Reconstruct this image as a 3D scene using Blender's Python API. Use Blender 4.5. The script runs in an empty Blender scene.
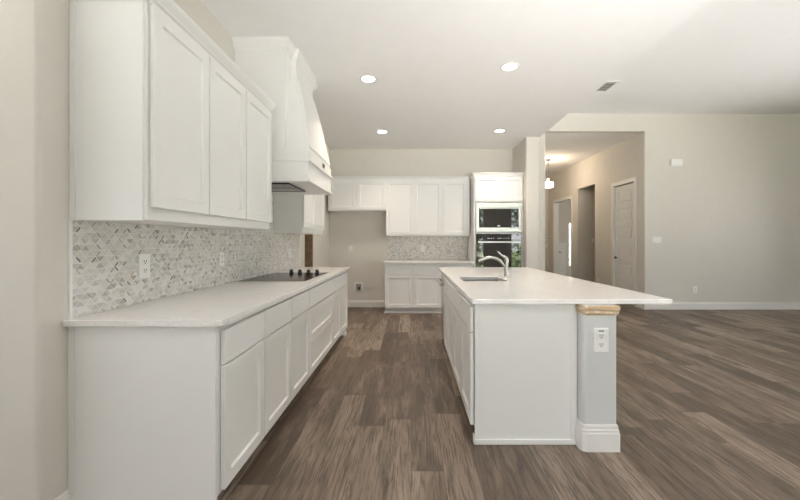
import bpy, bmesh, math, random
from mathutils import Vector, Matrix

random.seed(7)
S = bpy.context.scene
C = S.collection
PI = math.pi

# ------------------------------------------------------------------ camera, sky, light, exposure
cam = bpy.data.cameras.new('camera')
cam.sensor_width = 36.0
cam.lens = 16.0
cam.shift_x = -11.0 / 800
cam.shift_y = -8.4 / 800
cam.clip_start = 0.05
camo = bpy.data.objects.new('camera', cam)
camo.location = (0, 0, 1.2685)
camo.rotation_euler = (PI / 2, 0, 0)
C.objects.link(camo)
S.camera = camo

W = bpy.data.worlds.new('sky')
S.world = W
W.use_nodes = True
wn = W.node_tree.nodes
bg = wn['Background']
SKY = 2.2
bg.inputs['Color'].default_value = (0.94, 0.97, 1.0, 1)
bg.inputs['Strength'].default_value = SKY

S.view_settings.view_transform = 'Standard'
S.view_settings.look = 'None'
S.view_settings.gamma = 1.0
S.view_settings.use_curve_mapping = False
S.view_settings.exposure = 1.13
S.cycles.max_bounces = 14
S.cycles.diffuse_bounces = 10
S.cycles.glossy_bounces = 4
S.cycles.transparent_max_bounces = 12
S.cycles.use_adaptive_sampling = False
S.cycles.caustics_reflective = False
S.cycles.caustics_refractive = False
S.cycles.sample_clamp_indirect = 60.0

sun = bpy.data.lights.new('sun', 'SUN')
sun.energy = 18.0
sun.angle = 0.02
sun.color = (1.0, 0.965, 0.935)
suno = bpy.data.objects.new('sun', sun)
suno.rotation_euler = (math.radians(-16), 0, math.radians(6))   # shines from the street side onto the back garden
C.objects.link(suno)


def portal(loc, rot, sx, sy):
    l = bpy.data.lights.new('window_portal', 'AREA')
    l.shape = 'RECTANGLE'
    l.size, l.size_y = sx, sy
    l.cycles.is_portal = True
    o = bpy.data.objects.new('window_portal', l)
    o.location = loc
    o.rotation_euler = rot
    C.objects.link(o)


def daylight(x, y, z, rotz, tilt, sx, sy, watts, spread=72):
    """added area lamp at a window, standing in for sun bounced off the ground: leans TILT degrees above the horizontal"""
    l = bpy.data.lights.new('window_daylight', 'AREA')
    l.shape = 'RECTANGLE'
    l.size, l.size_y = sx, sy
    l.energy = watts
    l.color = (1.0, 0.975, 0.96)
    l.spread = math.radians(spread)
    o = bpy.data.objects.new('window_daylight', l)
    o.location = (x, y, z)
    o.rotation_euler = (PI / 2 + math.radians(tilt), 0, rotz)
    C.objects.link(o)


daylight(1.55, -1.75, .95, 0, 36, 2.6, .9, 36)       # behind the camera, kitchen side
daylight(5.2, -1.75, .95, 0, 36, 2.3, .9, 3)        # behind the camera, living side
daylight(-3.4, -1.75, .95, 0, 45, 1.4, .9, 18)       # breakfast nook

# ------------------------------------------------------------------ materials
class NT:
    """tiny helper for node trees"""
    def __init__(self, name):
        self.m = bpy.data.materials.new(name)
        self.m.use_nodes = True
        self.t = self.m.node_tree
        self.b = self.t.nodes['Principled BSDF']
        self.out = self.t.nodes['Material Output']

    def n(self, typ, **kw):
        nd = self.t.nodes.new(typ)
        for k, v in kw.items():
            setattr(nd, k, v)
        return nd

    def l(self, a, b):
        self.t.links.new(a, b)

    def math(self, op, a, b=None, c=None):
        nd = self.n('ShaderNodeMath', operation=op)
        for i, v in enumerate((a, b, c)):
            if v is None:
                continue
            if isinstance(v, (int, float)):
                nd.inputs[i].default_value = v
            else:
                self.l(v, nd.inputs[i])
        return nd.outputs[0]

    def comb(self, x, y, z):
        nd = self.n('ShaderNodeCombineXYZ')
        for i, v in enumerate((x, y, z)):
            if isinstance(v, (int, float)):
                nd.inputs[i].default_value = v
            else:
                self.l(v, nd.inputs[i])
        return nd.outputs[0]

    def coords(self):
        g = self.n('ShaderNodeNewGeometry')
        s = self.n('ShaderNodeSeparateXYZ')
        self.l(g.outputs['Position'], s.inputs[0])
        return g.outputs['Position'], s.outputs[0], s.outputs[1], s.outputs[2]

    def noise(self, vec, scale, detail=3, rough=0.5):
        nd = self.n('ShaderNodeTexNoise')
        nd.inputs['Scale'].default_value = scale
        nd.inputs['Detail'].default_value = detail
        nd.inputs['Roughness'].default_value = rough
        if vec is not None:
            self.l(vec, nd.inputs['Vector'])
        return nd.outputs['Fac']

    def white(self, vec):
        nd = self.n('ShaderNodeTexWhiteNoise', noise_dimensions='3D')
        self.l(vec, nd.inputs['Vector'])
        return nd.outputs['Value']

    def ramp(self, fac, stops, interp='LINEAR'):
        nd = self.n('ShaderNodeValToRGB')
        cr = nd.color_ramp
        cr.interpolation = interp
        while len(cr.elements) < len(stops):
            cr.elements.new(0.5)
        for e, (p, c) in zip(cr.elements, stops):
            e.position = p
            e.color = (c[0], c[1], c[2], 1)
        self.l(fac, nd.inputs[0])
        return nd.outputs[0]

    def mix(self, fac, a, b, mode='MIX'):
        nd = self.n('ShaderNodeMix', data_type='RGBA', blend_type=mode)
        for sock, v in ((nd.inputs[0], fac), (nd.inputs[6], a), (nd.inputs[7], b)):
            if isinstance(v, (int, float)):
                sock.default_value = v
            elif isinstance(v, tuple):
                sock.default_value = (v[0], v[1], v[2], 1)
            else:
                self.l(v, sock)
        return nd.outputs[2]

    def bump(self, h, strength=0.2, dist=0.01):
        nd = self.n('ShaderNodeBump')
        nd.inputs['Strength'].default_value = strength
        nd.inputs['Distance'].default_value = dist
        self.l(h, nd.inputs['Height'])
        self.l(nd.outputs[0], self.b.inputs['Normal'])


def simple(name, col, rough=0.5, metal=0.0, spec=0.5, var=0.02, nscale=8.0, bump=None):
    t = NT(name)
    pos, x, y, z = t.coords()
    f = t.noise(pos, nscale, 4)
    lo = tuple(max(0, c * (1 - var)) for c in col)
    hi = tuple(min(1, c * (1 + var)) for c in col)
    t.l(t.ramp(f, [(0.3, lo), (0.7, hi)]), t.b.inputs['Base Color'])
    t.b.inputs['Roughness'].default_value = rough
    t.b.inputs['Metallic'].default_value = metal
    t.b.inputs['Specular IOR Level'].default_value = spec
    if bump:
        t.bump(t.noise(pos, bump[0], 2), bump[1], 0.004)
    return t.m


M = {}
M['wall'] = simple('wall_paint', (0.695, 0.665, 0.615), 0.75, spec=0.25, var=0.012, bump=(190, 0.22))
M['ceil'] = simple('ceiling_paint', (0.87, 0.872, 0.868), 0.9, spec=0.1, var=0.01, bump=(160, 0.12))
M['white'] = simple('cabinet_white', (0.82, 0.82, 0.81), 0.34, var=0.008, nscale=3)
M['trim'] = simple('trim_white', (0.80, 0.79, 0.77), 0.4, var=0.008)
M['plate'] = simple('white_plastic', (0.86, 0.86, 0.85), 0.3, var=0.005)
M['dark'] = simple('black_plastic', (0.012, 0.012, 0.013), 0.3)
M['steel'] = simple('brushed_steel', (0.60, 0.595, 0.57), 0.28, metal=1.0, var=0.05, nscale=30)
M['steelframe'] = simple('satin_steel', (0.66, 0.68, 0.63), 0.38, metal=0.75, var=0.03)
M['chrome'] = simple('satin_nickel', (0.46, 0.45, 0.42), 0.2, metal=1.0, var=0.02)
M['bronze'] = simple('dark_bronze', (0.06, 0.05, 0.045), 0.35, metal=0.8)
M['filter'] = simple('hood_filter', (0.42, 0.41, 0.39), 0.4, metal=0.5, var=0.25, nscale=60)
M['postgrey'] = simple('post_paint', (0.66, 0.67, 0.67), 0.7, spec=0.25, var=0.012, bump=(190, 0.15))
M['jambdark'] = simple('dark_brown_wood', (0.10, 0.055, 0.03), 0.5, var=0.25, nscale=20)
M['ventgrey'] = simple('vent_shade_screen_grey', (0.36, 0.36, 0.35), 0.7)
M['jamb'] = simple('brown_wood', (0.32, 0.20, 0.125), 0.5, var=0.25, nscale=20)
M['dirt'] = simple('lawn_grass', (0.13, 0.16, 0.08), 0.9, spec=0.1, var=0.5, nscale=1.2)
M['concrete'] = simple('patio_bounce_concrete', (0.715, 0.705, 0.70), 0.9, spec=0.1, var=0.06, nscale=2)
M['leaf'] = simple('tree_leaf', (0.05, 0.10, 0.03), 0.7, var=0.6, nscale=3)
M['hedge'] = simple('hedge_leaf', (0.11, 0.16, 0.06), 0.7, var=0.5, nscale=6)
M['bark'] = simple('tree_bark', (0.10, 0.075, 0.055), 0.9, var=0.3)
M['studyfloor'] = simple('study_carpet', (0.16, 0.14, 0.12), 0.95, spec=0.1)


def mk_rawwood():
    t = NT('raw_pine')
    pos, x, y, z = t.coords()
    g = t.noise(t.comb(t.math('MULTIPLY', x, 6), t.math('MULTIPLY', y, 6), t.math('MULTIPLY', z, 120)), 1.0, 4)
    c = t.ramp(g, [(0.3, (0.52, 0.37, 0.22)), (0.7, (0.70, 0.54, 0.36))])
    sm = t.noise(t.comb(t.math('MULTIPLY', x, 14), y, t.math('MULTIPLY', z, 40)), 1.0, 5, 0.7)
    f = t.ramp(sm, [(0.55, (0, 0, 0)), (0.62, (1, 1, 1))])
    t.l(t.mix(f, c, (0.78, 0.74, 0.70)), t.b.inputs['Base Color'])
    t.b.inputs['Roughness'].default_value = 0.7
    return t.m


M['rawwood'] = mk_rawwood()


def mk_floor():
    t = NT('plank_floor')
    pos, x, y, z = t.coords()
    PW, PL = 0.182, 1.22
    xr = t.math('DIVIDE', x, PW)
    row = t.math('FLOOR', xr)
    off = t.white(t.comb(row, 3.1, 7.7))
    yr = t.math('ADD', t.math('DIVIDE', y, PL), off)
    colm = t.math('FLOOR', yr)
    pid = t.white(t.comb(row, colm, 1.3))
    pid2 = t.white(t.comb(colm, row, 9.3))
    sh = t.math('MULTIPLY', pid, 37.0)
    sh2 = t.math('MULTIPLY', pid2, 51.0)
    warp = t.noise(t.comb(t.math('MULTIPLY', x, 4.0), t.math('MULTIPLY', y, 1.6), sh), 1.0, 2)
    xw = t.math('ADD', x, t.math('MULTIPLY', t.math('SUBTRACT', warp, 0.5), 0.022))
    g1 = t.noise(t.comb(t.math('ADD', t.math('MULTIPLY', xw, 26), sh), t.math('ADD', t.math('MULTIPLY', y, 1.7), sh2), sh2), 1.0, 5, 0.6)
    g2 = t.noise(t.comb(t.math('ADD', t.math('MULTIPLY', xw, 120), sh2), t.math('ADD', t.math('MULTIPLY', y, 5.0), sh), sh), 1.0, 4, 0.6)
    g3 = t.noise(t.comb(t.math('ADD', t.math('MULTIPLY', x, 7), sh2), t.math('ADD', t.math('MULTIPLY', y, 1.3), sh), sh), 1.0, 4, 0.6)
    base = t.ramp(pid, [(0.0, (0.084, 0.058, 0.041)), (0.3, (0.146, 0.107, 0.078)), (0.65, (0.211, 0.161, 0.121)), (1.0, (0.325, 0.257, 0.200))])
    c = t.mix(t.math('MULTIPLY', t.ramp(g1, [(0.34, (1, 1, 1)), (0.52, (0, 0, 0))]), 0.7), base, (0.068, 0.046, 0.032))
    c = t.mix(t.ramp(g3, [(0.50, (0, 0, 0)), (0.72, (0.65, 0.65, 0.65))]), c, (0.370, 0.295, 0.229))
    c = t.mix(t.math('MULTIPLY', t.ramp(g2, [(0.40, (1, 1, 1)), (0.50, (0, 0, 0))]), 0.7), c, (0.075, 0.052, 0.037))
    kn = t.noise(t.comb(t.math('ADD', t.math('MULTIPLY', xw, 13), sh), t.math('ADD', t.math('MULTIPLY', y, 2.4), sh2), sh2), 1.0, 6, 0.75)
    c = t.mix(t.math('MULTIPLY', t.ramp(kn, [(0.56, (0, 0, 0)), (0.68, (1, 1, 1))]), 0.7), c, (0.048, 0.033, 0.023))
    fx = t.math('FRACT', xr)
    fy = t.math('FRACT', yr)
    ex = t.math('MINIMUM', fx, t.math('SUBTRACT', 1.0, fx))
    ey = t.math('MINIMUM', fy, t.math('SUBTRACT', 1.0, fy))
    gap = t.math('MAXIMUM', t.math('LESS_THAN', ex, 0.009), t.math('LESS_THAN', ey, 0.0016))
    c = t.mix(t.math('MULTIPLY', gap, 0.6), c, (0.05, 0.04, 0.034))
    t.l(c, t.b.inputs['Base Color'])
    t.l(t.ramp(g2, [(0.2, (0.5, 0.5, 0.5)), (0.8, (0.36, 0.36, 0.36))]), t.b.inputs['Roughness'])
    t.b.inputs['Specular IOR Level'].default_value = 0.45
    t.bump(t.math('SUBTRACT', g2, t.math('MULTIPLY', gap, 0.8)), 0.10, 0.004)
    return t.m


M['floor'] = mk_floor()


def mk_quartz():
    t = NT('white_quartz')
    pos, x, y, z = t.coords()
    sp = t.noise(pos, 260, 2)
    c = t.ramp(sp, [(0.33, (0.76, 0.74, 0.715)), (0.48, (0.83, 0.815, 0.80)), (0.75, (0.86, 0.85, 0.835))])
    w = t.noise(pos, 2.3, 5, 0.6)
    v = t.math('ABSOLUTE', t.math('SUBTRACT', w, 0.5))
    vein = t.ramp(v, [(0.0, (0.5, 0.5, 0.5)), (0.012, (0, 0, 0))])
    c = t.mix(vein, c, (0.70, 0.67, 0.645))
    t.l(c, t.b.inputs['Base Color'])
    t.b.inputs['Roughness'].default_value = 0.16
    t.b.inputs['Specular IOR Level'].default_value = 0.5
    return t.m


M['quartz'] = mk_quartz()


def mk_mosaic(axis):
    """rhombus / triangle marble mosaic; AXIS is the horizontal direction of the wall"""
    t = NT('marble_mosaic_' + axis)
    pos, x, y, z = t.coords()
    h = y if axis == 'y' else x
    P = 0.054
    hs = t.math('DIVIDE', h, P)
    zs = t.math('DIVIDE', z, P * 1.08)
    u = t.math('ADD', hs, zs)
    v = t.math('SUBTRACT', hs, zs)
    iu, iv = t.math('FLOOR', u), t.math('FLOOR', v)
    fu, fv = t.math('FRACT', u), t.math('FRACT', v)
    tri = t.math('GREATER_THAN', t.math('SUBTRACT', fu, fv), 0.0)     # horizontal split of each diamond
    rid = t.white(t.comb(iu, iv, t.math('MULTIPLY', tri, 3.0)))
    tone = t.ramp(rid, [(0.0, (0.42, 0.41, 0.39)), (0.06, (0.55, 0.54, 0.515)), (0.15, (0.65, 0.635, 0.61)),
                        (0.30, (0.67, 0.63, 0.575)), (0.45, (0.73, 0.71, 0.675)), (0.62, (0.68, 0.675, 0.655)), (0.78, (0.78, 0.77, 0.74))], 'CONSTANT')
    # marble clouding inside each tile
    cl = t.noise(t.comb(t.math('ADD', hs, t.math('MULTIPLY', rid, 20.0)), zs, rid), 1.6, 4, 0.65)
    tone = t.mix(t.ramp(cl, [(0.35, (0.45, 0.45, 0.45)), (0.62, (0, 0, 0))]), tone, (0.55, 0.54, 0.53))
    # slim accent strips along one side of some diamonds
    b1 = t.white(t.comb(iu, iv, 11.0))
    b2 = t.white(t.comb(iv, iu, 23.0))
    s1 = t.math('MULTIPLY', t.math('MULTIPLY', t.math('LESS_THAN', fu, 0.24), t.math('LESS_THAN', b1, 0.30)),
                t.math('MULTIPLY', t.math('GREATER_THAN', fv, 0.12), t.math('LESS_THAN', fv, 0.92)))
    s2 = t.math('MULTIPLY', t.math('MULTIPLY', t.math('LESS_THAN', fv, 0.22), t.math('LESS_THAN', b2, 0.26)),
                t.math('MULTIPLY', t.math('GREATER_THAN', fu, 0.12), t.math('LESS_THAN', fu, 0.92)))
    dk = t.ramp(t.white(t.comb(iu, 5.0, iv)), [(0.0, (0.17, 0.17, 0.165)), (0.3, (0.38, 0.36, 0.33)), (0.6, (0.52, 0.50, 0.47))], 'CONSTANT')
    c = t.mix(t.math('MAXIMUM', s1, s2), tone, dk)
    eu = t.math('MINIMUM', fu, t.math('SUBTRACT', 1.0, fu))
    ev = t.math('MINIMUM', fv, t.math('SUBTRACT', 1.0, fv))
    et = t.math('ABSOLUTE', t.math('SUBTRACT', fu, fv))
    ed = t.math('MINIMUM', t.math('MINIMUM', eu, ev), et)
    gr = t.math('LESS_THAN', ed, 0.03)
    c = t.mix(gr, c, (0.80, 0.785, 0.75))
    t.l(c, t.b.inputs['Base Color'])
    t.b.inputs['Roughness'].default_value = 0.28
    t.bump(t.math('SUBTRACT', 1.0, gr), 0.25, 0.002)
    return t.m


M['mosaic_y'] = mk_mosaic('y')
M['mosaic_x'] = mk_mosaic('x')


def mk_blackglass(name, ior):
    t = NT(name)
    pos, x, y, z = t.coords()
    f = t.noise(pos, 6, 2)
    t.l(t.ramp(f, [(0.3, (0.008, 0.008, 0.009)), (0.7, (0.012, 0.012, 0.012))]), t.b.inputs['Base Color'])
    t.b.inputs['Roughness'].default_value = 0.03
    t.b.inputs['IOR'].default_value = ior
    return t.m


M['blackglass'] = mk_blackglass('oven_glass', 2.1)
M['hobglass'] = mk_blackglass('cooktop_glass', 1.18)
M['hobglass'].node_tree.nodes['Principled BSDF'].inputs['Roughness'].default_value = 0.16


def mk_pane():
    t = NT('window_glass')
    t.t.nodes.remove(t.b)
    tr = t.n('ShaderNodeBsdfTransparent')
    gl = t.n('ShaderNodeBsdfGlossy')
    gl.inputs['Roughness'].default_value = 0.0
    fr = t.n('ShaderNodeFresnel')
    fr.inputs['IOR'].default_value = 1.45
    mx = t.n('ShaderNodeMixShader')
    t.l(fr.outputs[0], mx.inputs[0])
    t.l(tr.outputs[0], mx.inputs[1])
    t.l(gl.outputs[0], mx.inputs[2])
    t.l(mx.outputs[0], t.out.inputs['Surface'])
    return t.m


M['pane'] = mk_pane()


def mk_emit(name, col, strength):
    t = NT(name)
    t.b.inputs['Base Color'].default_value = (0.9, 0.9, 0.88, 1)
    t.b.inputs['Emission Color'].default_value = (*col, 1)
    t.b.inputs['Emission Strength'].default_value = strength
    return t.m


M['lens'] = mk_emit('downlight_lens', (1.0, 0.93, 0.82), 9.0)
M['globe'] = mk_emit('hall_lamp_glass', (1.0, 0.90, 0.76), 1.3)
M['glyph'] = mk_emit('display_glyph', (0.9, 0.95, 1.0), 0.12)


# ------------------------------------------------------------------ mesh helpers
def box(bm, x0, x1, y0, y1, z0, z1, bev=0.0, seg=2):
    vs = [bm.verts.new((x, y, z)) for x in (x0, x1) for y in (y0, y1) for z in (z0, z1)]
    fs = [(0, 1, 3, 2), (4, 6, 7, 5), (0, 4, 5, 1), (2, 3, 7, 6), (0, 2, 6, 4), (1, 5, 7, 3)]
    nf = [bm.faces.new([vs[i] for i in f]) for f in fs]
    if bev > 0:
        es = {e for f in nf for e in f.edges}
        bmesh.ops.bevel(bm, geom=list(es), offset=bev, segments=seg, affect='EDGES', profile=0.5)
    return nf


def prism(bm, poly, z0, z1, bev=0.0):
    """POLY counter-clockwise in xy, extruded z0..z1; BEV rounds the top and bottom rims"""
    lo = [bm.verts.new((p[0], p[1], z0)) for p in poly]
    hi = [bm.verts.new((p[0], p[1], z1)) for p in poly]
    n = len(poly)
    fb = bm.faces.new(lo[::-1])
    ft = bm.faces.new(hi)
    for i in range(n):
        j = (i + 1) % n
        bm.faces.new((lo[i], lo[j], hi[j], hi[i]))
    if bev > 0:
        es = list(fb.edges) + list(ft.edges)
        bmesh.ops.bevel(bm, geom=es, offset=bev, segments=2, affect='EDGES', profile=0.5)


def rcorner(cx, cy, r, a0, a1, n=6):
    return [(cx + r * math.cos(math.radians(a0 + (a1 - a0) * i / n)), cy + r * math.sin(math.radians(a0 + (a1 - a0) * i / n))) for i in range(n + 1)]


def sweep(bm, path, prof, z=0.0):
    """sweep profile [(out, height)] along the xy PATH; out is to the right of travel; mitred corners, capped ends"""
    n = len(path)
    rings = []
    for i in range(n):
        ds = []
        if i > 0:
            ds.append((Vector(path[i]) - Vector(path[i - 1])).normalized())
        if i < n - 1:
            ds.append((Vector(path[i + 1]) - Vector(path[i])).normalized())
        ns = [Vector((d.y, -d.x)) for d in ds]
        if len(ns) == 2:
            m = (ns[0] + ns[1])
            m = m / max(0.2, (1 + ns[0].dot(ns[1])))
        else:
            m = ns[0]
        rings.append([bm.verts.new((path[i][0] + m.x * o, path[i][1] + m.y * o, z + h)) for o, h in prof])
    k = len(prof)
    for a, b in zip(rings[:-1], rings[1:]):
        for i in range(k):
            j = (i + 1) % k
            bm.faces.new((a[i], a[j], b[j], b[i]))
    bm.faces.new(rings[0])
    bm.faces.new(rings[-1][::-1])
    bmesh.ops.recalc_face_normals(bm, faces=bm.faces[:])


def tube(bm, pts, radii, n=12):
    rings = []
    up0 = Vector((0, 1, 0.01))
    for i, p in enumerate(pts):
        p = Vector(p)
        a = Vector(pts[max(0, i - 1)])
        b = Vector(pts[min(len(pts) - 1, i + 1)])
        d = (b - a).normalized()
        s = d.cross(up0)
        if s.length < 1e-3:
            s = d.cross(Vector((1, 0, 0)))
        s.normalize()
        u = s.cross(d).normalized()
        r = radii[i] if isinstance(radii, (list, tuple)) else radii
        rings.append([bm.verts.new(p + (s * math.cos(2 * PI * k / n) + u * math.sin(2 * PI * k / n)) * r) for k in range(n)])
    for a, b in zip(rings[:-1], rings[1:]):
        for i in range(n):
            j = (i + 1) % n
            bm.faces.new((a[i], a[j], b[j], b[i]))
    bm.faces.new(rings[0][::-1])
    bm.faces.new(rings[-1])
    bmesh.ops.recalc_face_normals(bm, faces=bm.faces[:])


def lathe(bm, prof, cx=0, cy=0, cz=0, n=28, axis='z'):
    """profile [(r, h)] turned about an axis through (cx,cy,cz)"""
    rings = []
    for r, h in prof:
        ring = []
        for k in range(n):
            a = 2 * PI * k / n
            c, s = r * math.cos(a), r * math.sin(a)
            if axis == 'z':
                co = (cx + c, cy + s, cz + h)
            else:
                co = (cx + c, cy + h, cz + s)
            ring.append(bm.verts.new(co))
        rings.append(ring)
    for a, b in zip(rings[:-1], rings[1:]):
        for i in range(n):
            j = (i + 1) % n
            bm.faces.new((a[i], a[j], b[j], b[i]))
    bm.faces.new(rings[0][::-1])
    bm.faces.new(rings[-1])
    bmesh.ops.recalc_face_normals(bm, faces=bm.faces[:])


def obj(name, bm, mat, parent=None, smooth=False, loc=None, world=False):
    if world and parent is not None:
        bmesh.ops.translate(bm, verts=bm.verts[:], vec=-parent.location)
    if loc is not None:
        bmesh.ops.translate(bm, verts=bm.verts[:], vec=-Vector(loc))
    me = bpy.data.meshes.new(name)
    bm.to_mesh(me)
    bm.free()
    me.materials.append(M[mat])
    if smooth:
        for p in me.polygons:
            p.use_smooth = True
        try:
            me.set_sharp_from_angle(angle=math.radians(35))
        except Exception:
            pass
    o = bpy.data.objects.new(name, me)
    C.objects.link(o)
    if parent is not None:
        o.parent = parent
    if loc is not None:
        o.location = loc
    return o


def B(*boxes, bev=0.0):
    bm = bmesh.new()
    for b in boxes:
        box(bm, *b, bev=bev)
    return bm


def thing(name, label, cat, loc=(0, 0, 0), rotz=0.0, group=None):
    o = bpy.data.objects.new(name, None)
    o.empty_display_size = 0.1
    o.location = loc
    o.rotation_euler = (0, 0, rotz)
    C.objects.link(o)
    o['label'] = label
    o['category'] = cat
    if group:
        o['group'] = group
    return o


def tag(o, label, cat, group=None):
    o['label'] = label
    o['category'] = cat
    if group:
        o['group'] = group
    return o


def struct(name, bm, mat, parent=None, smooth=False):
    o = obj(name, bm, mat, parent, smooth)
    if parent is None:
        o['kind'] = 'structure'
    return o


def dup(root, loc, rotz, label, group=None):
    r = root.copy()
    C.objects.link(r)
    r.location = loc
    r.rotation_euler = (0, 0, rotz)
    r['label'] = label
    if group:
        r['group'] = group
    for ch in list(root.children):
        c = ch.copy()
        C.objects.link(c)
        c.parent = r
        for g in list(ch.children):
            d = g.copy()
            C.objects.link(d)
            d.parent = c
    return r


L90, R90 = PI / 2, -PI / 2     # front turned to +X, front turned to -X

# ------------------------------------------------------------------ the shell
WX = -1.567        # left kitchen wall
WE = 1.494         # its near end
BY = 6.88          # kitchen back wall
LY = 6.65          # living room wall
KC = 3.06          # kitchen ceiling
LC = 3.66          # living room ceiling
KX = 2.20          # edge of the kitchen ceiling
HX = 4.37          # right wall of the hall
HL = 2.51          # left wall of the hall
HC = 3.336         # hall ceiling
HE = 11.25         # hall end
RY = -2.0          # rear window wall
RX = 8.2           # far right wall
NX = -4.6          # nook side wall

struct('floor', B((NX - .2, RX + .2, RY - .2, 13.3, -0.12, 0.0)), 'floor')
struct('ceiling_kitchen', B((NX - .2, KX, RY - .2, BY + .14, KC, LC + .1)), 'ceil')
struct('ceiling_living', B((KX, RX + .2, RY - .2, LY + .14, LC, LC + .1)), 'ceil')

# left kitchen wall with a bullnosed near corner and the narrow opening at its far end
bm = bmesh.new()
r = 0.022
poly = [(NX, WE), *rcorner(WX - r, WE + r, r, -90, 0), (WX, 5.24), (WX - .14, 5.24), (WX - .14, WE + .14), (NX, WE + .14)]
prism(bm, poly, 0, KC)
box(bm, WX - .14, WX, 5.68, BY, 0, KC)
box(bm, WX - .14, WX, 5.24, 5.68, 2.45, KC)
struct('wall_left', bm, 'wall', smooth=True)
struct('trim_pantry', B((WX - .16, WX + .001, 5.66, 5.682, 0, 2.45), bev=.002), 'jamb')
struct('trim_pantry_stop', B((WX - .17, WX - .115, 5.60, 5.659, 0, 2.45), bev=.002), 'jambdark')
struct('wall_pantry', B((WX - 1.6, WX - .14, 5.70, 5.80, 0, KC), (WX - 1.6, WX - 1.5, 4.0, 5.8, 0, KC), (WX - 1.6, WX - .14, 3.9, 4.0, 0, KC)), 'wall')
struct('wall_back', B((WX - .14, HL - .12, BY, BY + .14, 0, KC)), 'wall')
# stub wall that ends the oven tower
bm = bmesh.new()
prism(bm, [*rcorner(1.968 + r, 6.08 + r, r, 180, 270), *rcorner(2.19 - r, 6.08 + r, r, 270, 360), (2.19, BY), (1.968, BY)], 0, KC)
struct('wall_stub', bm, 'wall', smooth=True)
# living room wall: left piece, header, right piece
bm = bmesh.new()
box(bm, 2.19, HL, LY, LY + .14, 0, HC)
box(bm, KX, HX, LY, LY + .14, HC, LC)
box(bm, HX, RX, LY, LY + .14, 0, LC)
struct('wall_living', bm, 'wall')
# hall
bm = bmesh.new()
T = .13
for y0, y1 in ((LY + .14, 6.94), (7.68, 8.446), (9.305, 9.67), (10.87, 13.0)):
    box(bm, HX, HX + T, y0, y1, 0, HC)
box(bm, HX, HX + T, 6.94, 7.68, 2.45, HC)
box(bm, HX, HX + T, 8.446, 9.305, 2.64, HC)
box(bm, HX, HX + T, 9.67, 10.87, 2.45, HC)
struct('wall_hall_right', bm, 'wall')
struct('wall_hall_left', B((HL - .12, HL, LY + .14, HE, 0, HC)), 'wall')
struct('wall_hall_end', B((HL - .12, HX, HE, HE + .12, 0, HC)), 'wall')
struct('ceiling_hall', B((HL - .12, 7.6, LY + .14, 13.2, HC, HC + .1)), 'ceil')
struct('wall_corridor', B((HX + T, 6.6, 9.305, 9.42, 0, HC), (6.5, 6.6, 6.8, 9.3, 0, HC), (HX + T, 6.6, 7.9, 8.0, 0, HC)), 'wall')
# study behind the open door
SY = 13.0
bm = bmesh.new()
box(bm, HX, 5.74, SY, SY + .14, 0, HC)
box(bm, 5.74, 6.62, SY, SY + .14, 0, .34)
box(bm, 5.74, 6.62, SY, SY + .14, 1.985, HC)
box(bm, 6.62, 7.5, SY, SY + .14, 0, HC)
box(bm, 7.5, 7.6, 9.3, SY, 0, HC)
struct('wall_study', bm, 'wall')
struct('trim_wainscot', B((HX + T, 5.66, SY - .02, SY, 0, 1.19), (HX + T, 5.66, SY - .04, SY, 1.19, 1.23), bev=.003), 'trim')

# rear, right and nook walls with their windows
def wall_with_holes(name, axis, const, a0, a1, top, holes, thick):
    bm = bmesh.new()
    def bx(u0, u1, z0, z1):
        if axis == 'x':
            box(bm, u0, u1, const - thick if thick > 0 else const, const if thick > 0 else const - thick, z0, z1)
        else:
            box(bm, min(const, const + thick), max(const, const + thick), u0, u1, z0, z1)
    u = a0
    for h0, h1, z0, z1 in holes:
        bx(u, h0, 0, top)
        bx(h0, h1, 0, z0)
        bx(h0, h1, z1, top)
        u = h1
    bx(u, a1, 0, top)
    return struct(name, bm, 'wall')


def window(n, axis, const, u0, u1, z0, z1, mull=1, bars=1):
    """frame, mullions and one pane of glass; const = plane of the glass"""
    o = thing('window_%d' % n, '', 'window')
    del o['label'], o['category']
    o['kind'] = 'structure'
    w, d = .06, .04
    parts = [(u0, u0 + w, z0, z1), (u1 - w, u1, z0, z1), (u0 + w, u1 - w, z0, z0 + w), (u0 + w, u1 - w, z1 - w, z1)]
    for i in range(1, mull + 1):
        c = u0 + (u1 - u0) * i / (mull + 1)
        parts.append((c - .03, c + .03, z0 + w, z1 - w))
    for i in range(1, bars + 1):
        c = z0 + (z1 - z0) * i / (bars + 1)
        parts.append((u0 + w, u1 - w, c - .018, c + .018))
    if axis == 'x':
        bs = [(a, b, const - d, const + d, e, f) for a, b, e, f in parts]
        pn = (u0 + .03, u1 - .03, const - .003, const + .003, z0 + .03, z1 - .03)
    else:
        bs = [(const - d, const + d, a, b, e, f) for a, b, e, f in parts]
        pn = (const - .003, const + .003, u0 + .03, u1 - .03, z0 + .03, z1 - .03)
    obj('window_frame', B(*bs, bev=.004), 'trim', o)
    obj('pane', B(pn), 'pane', o)
    return o


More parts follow.
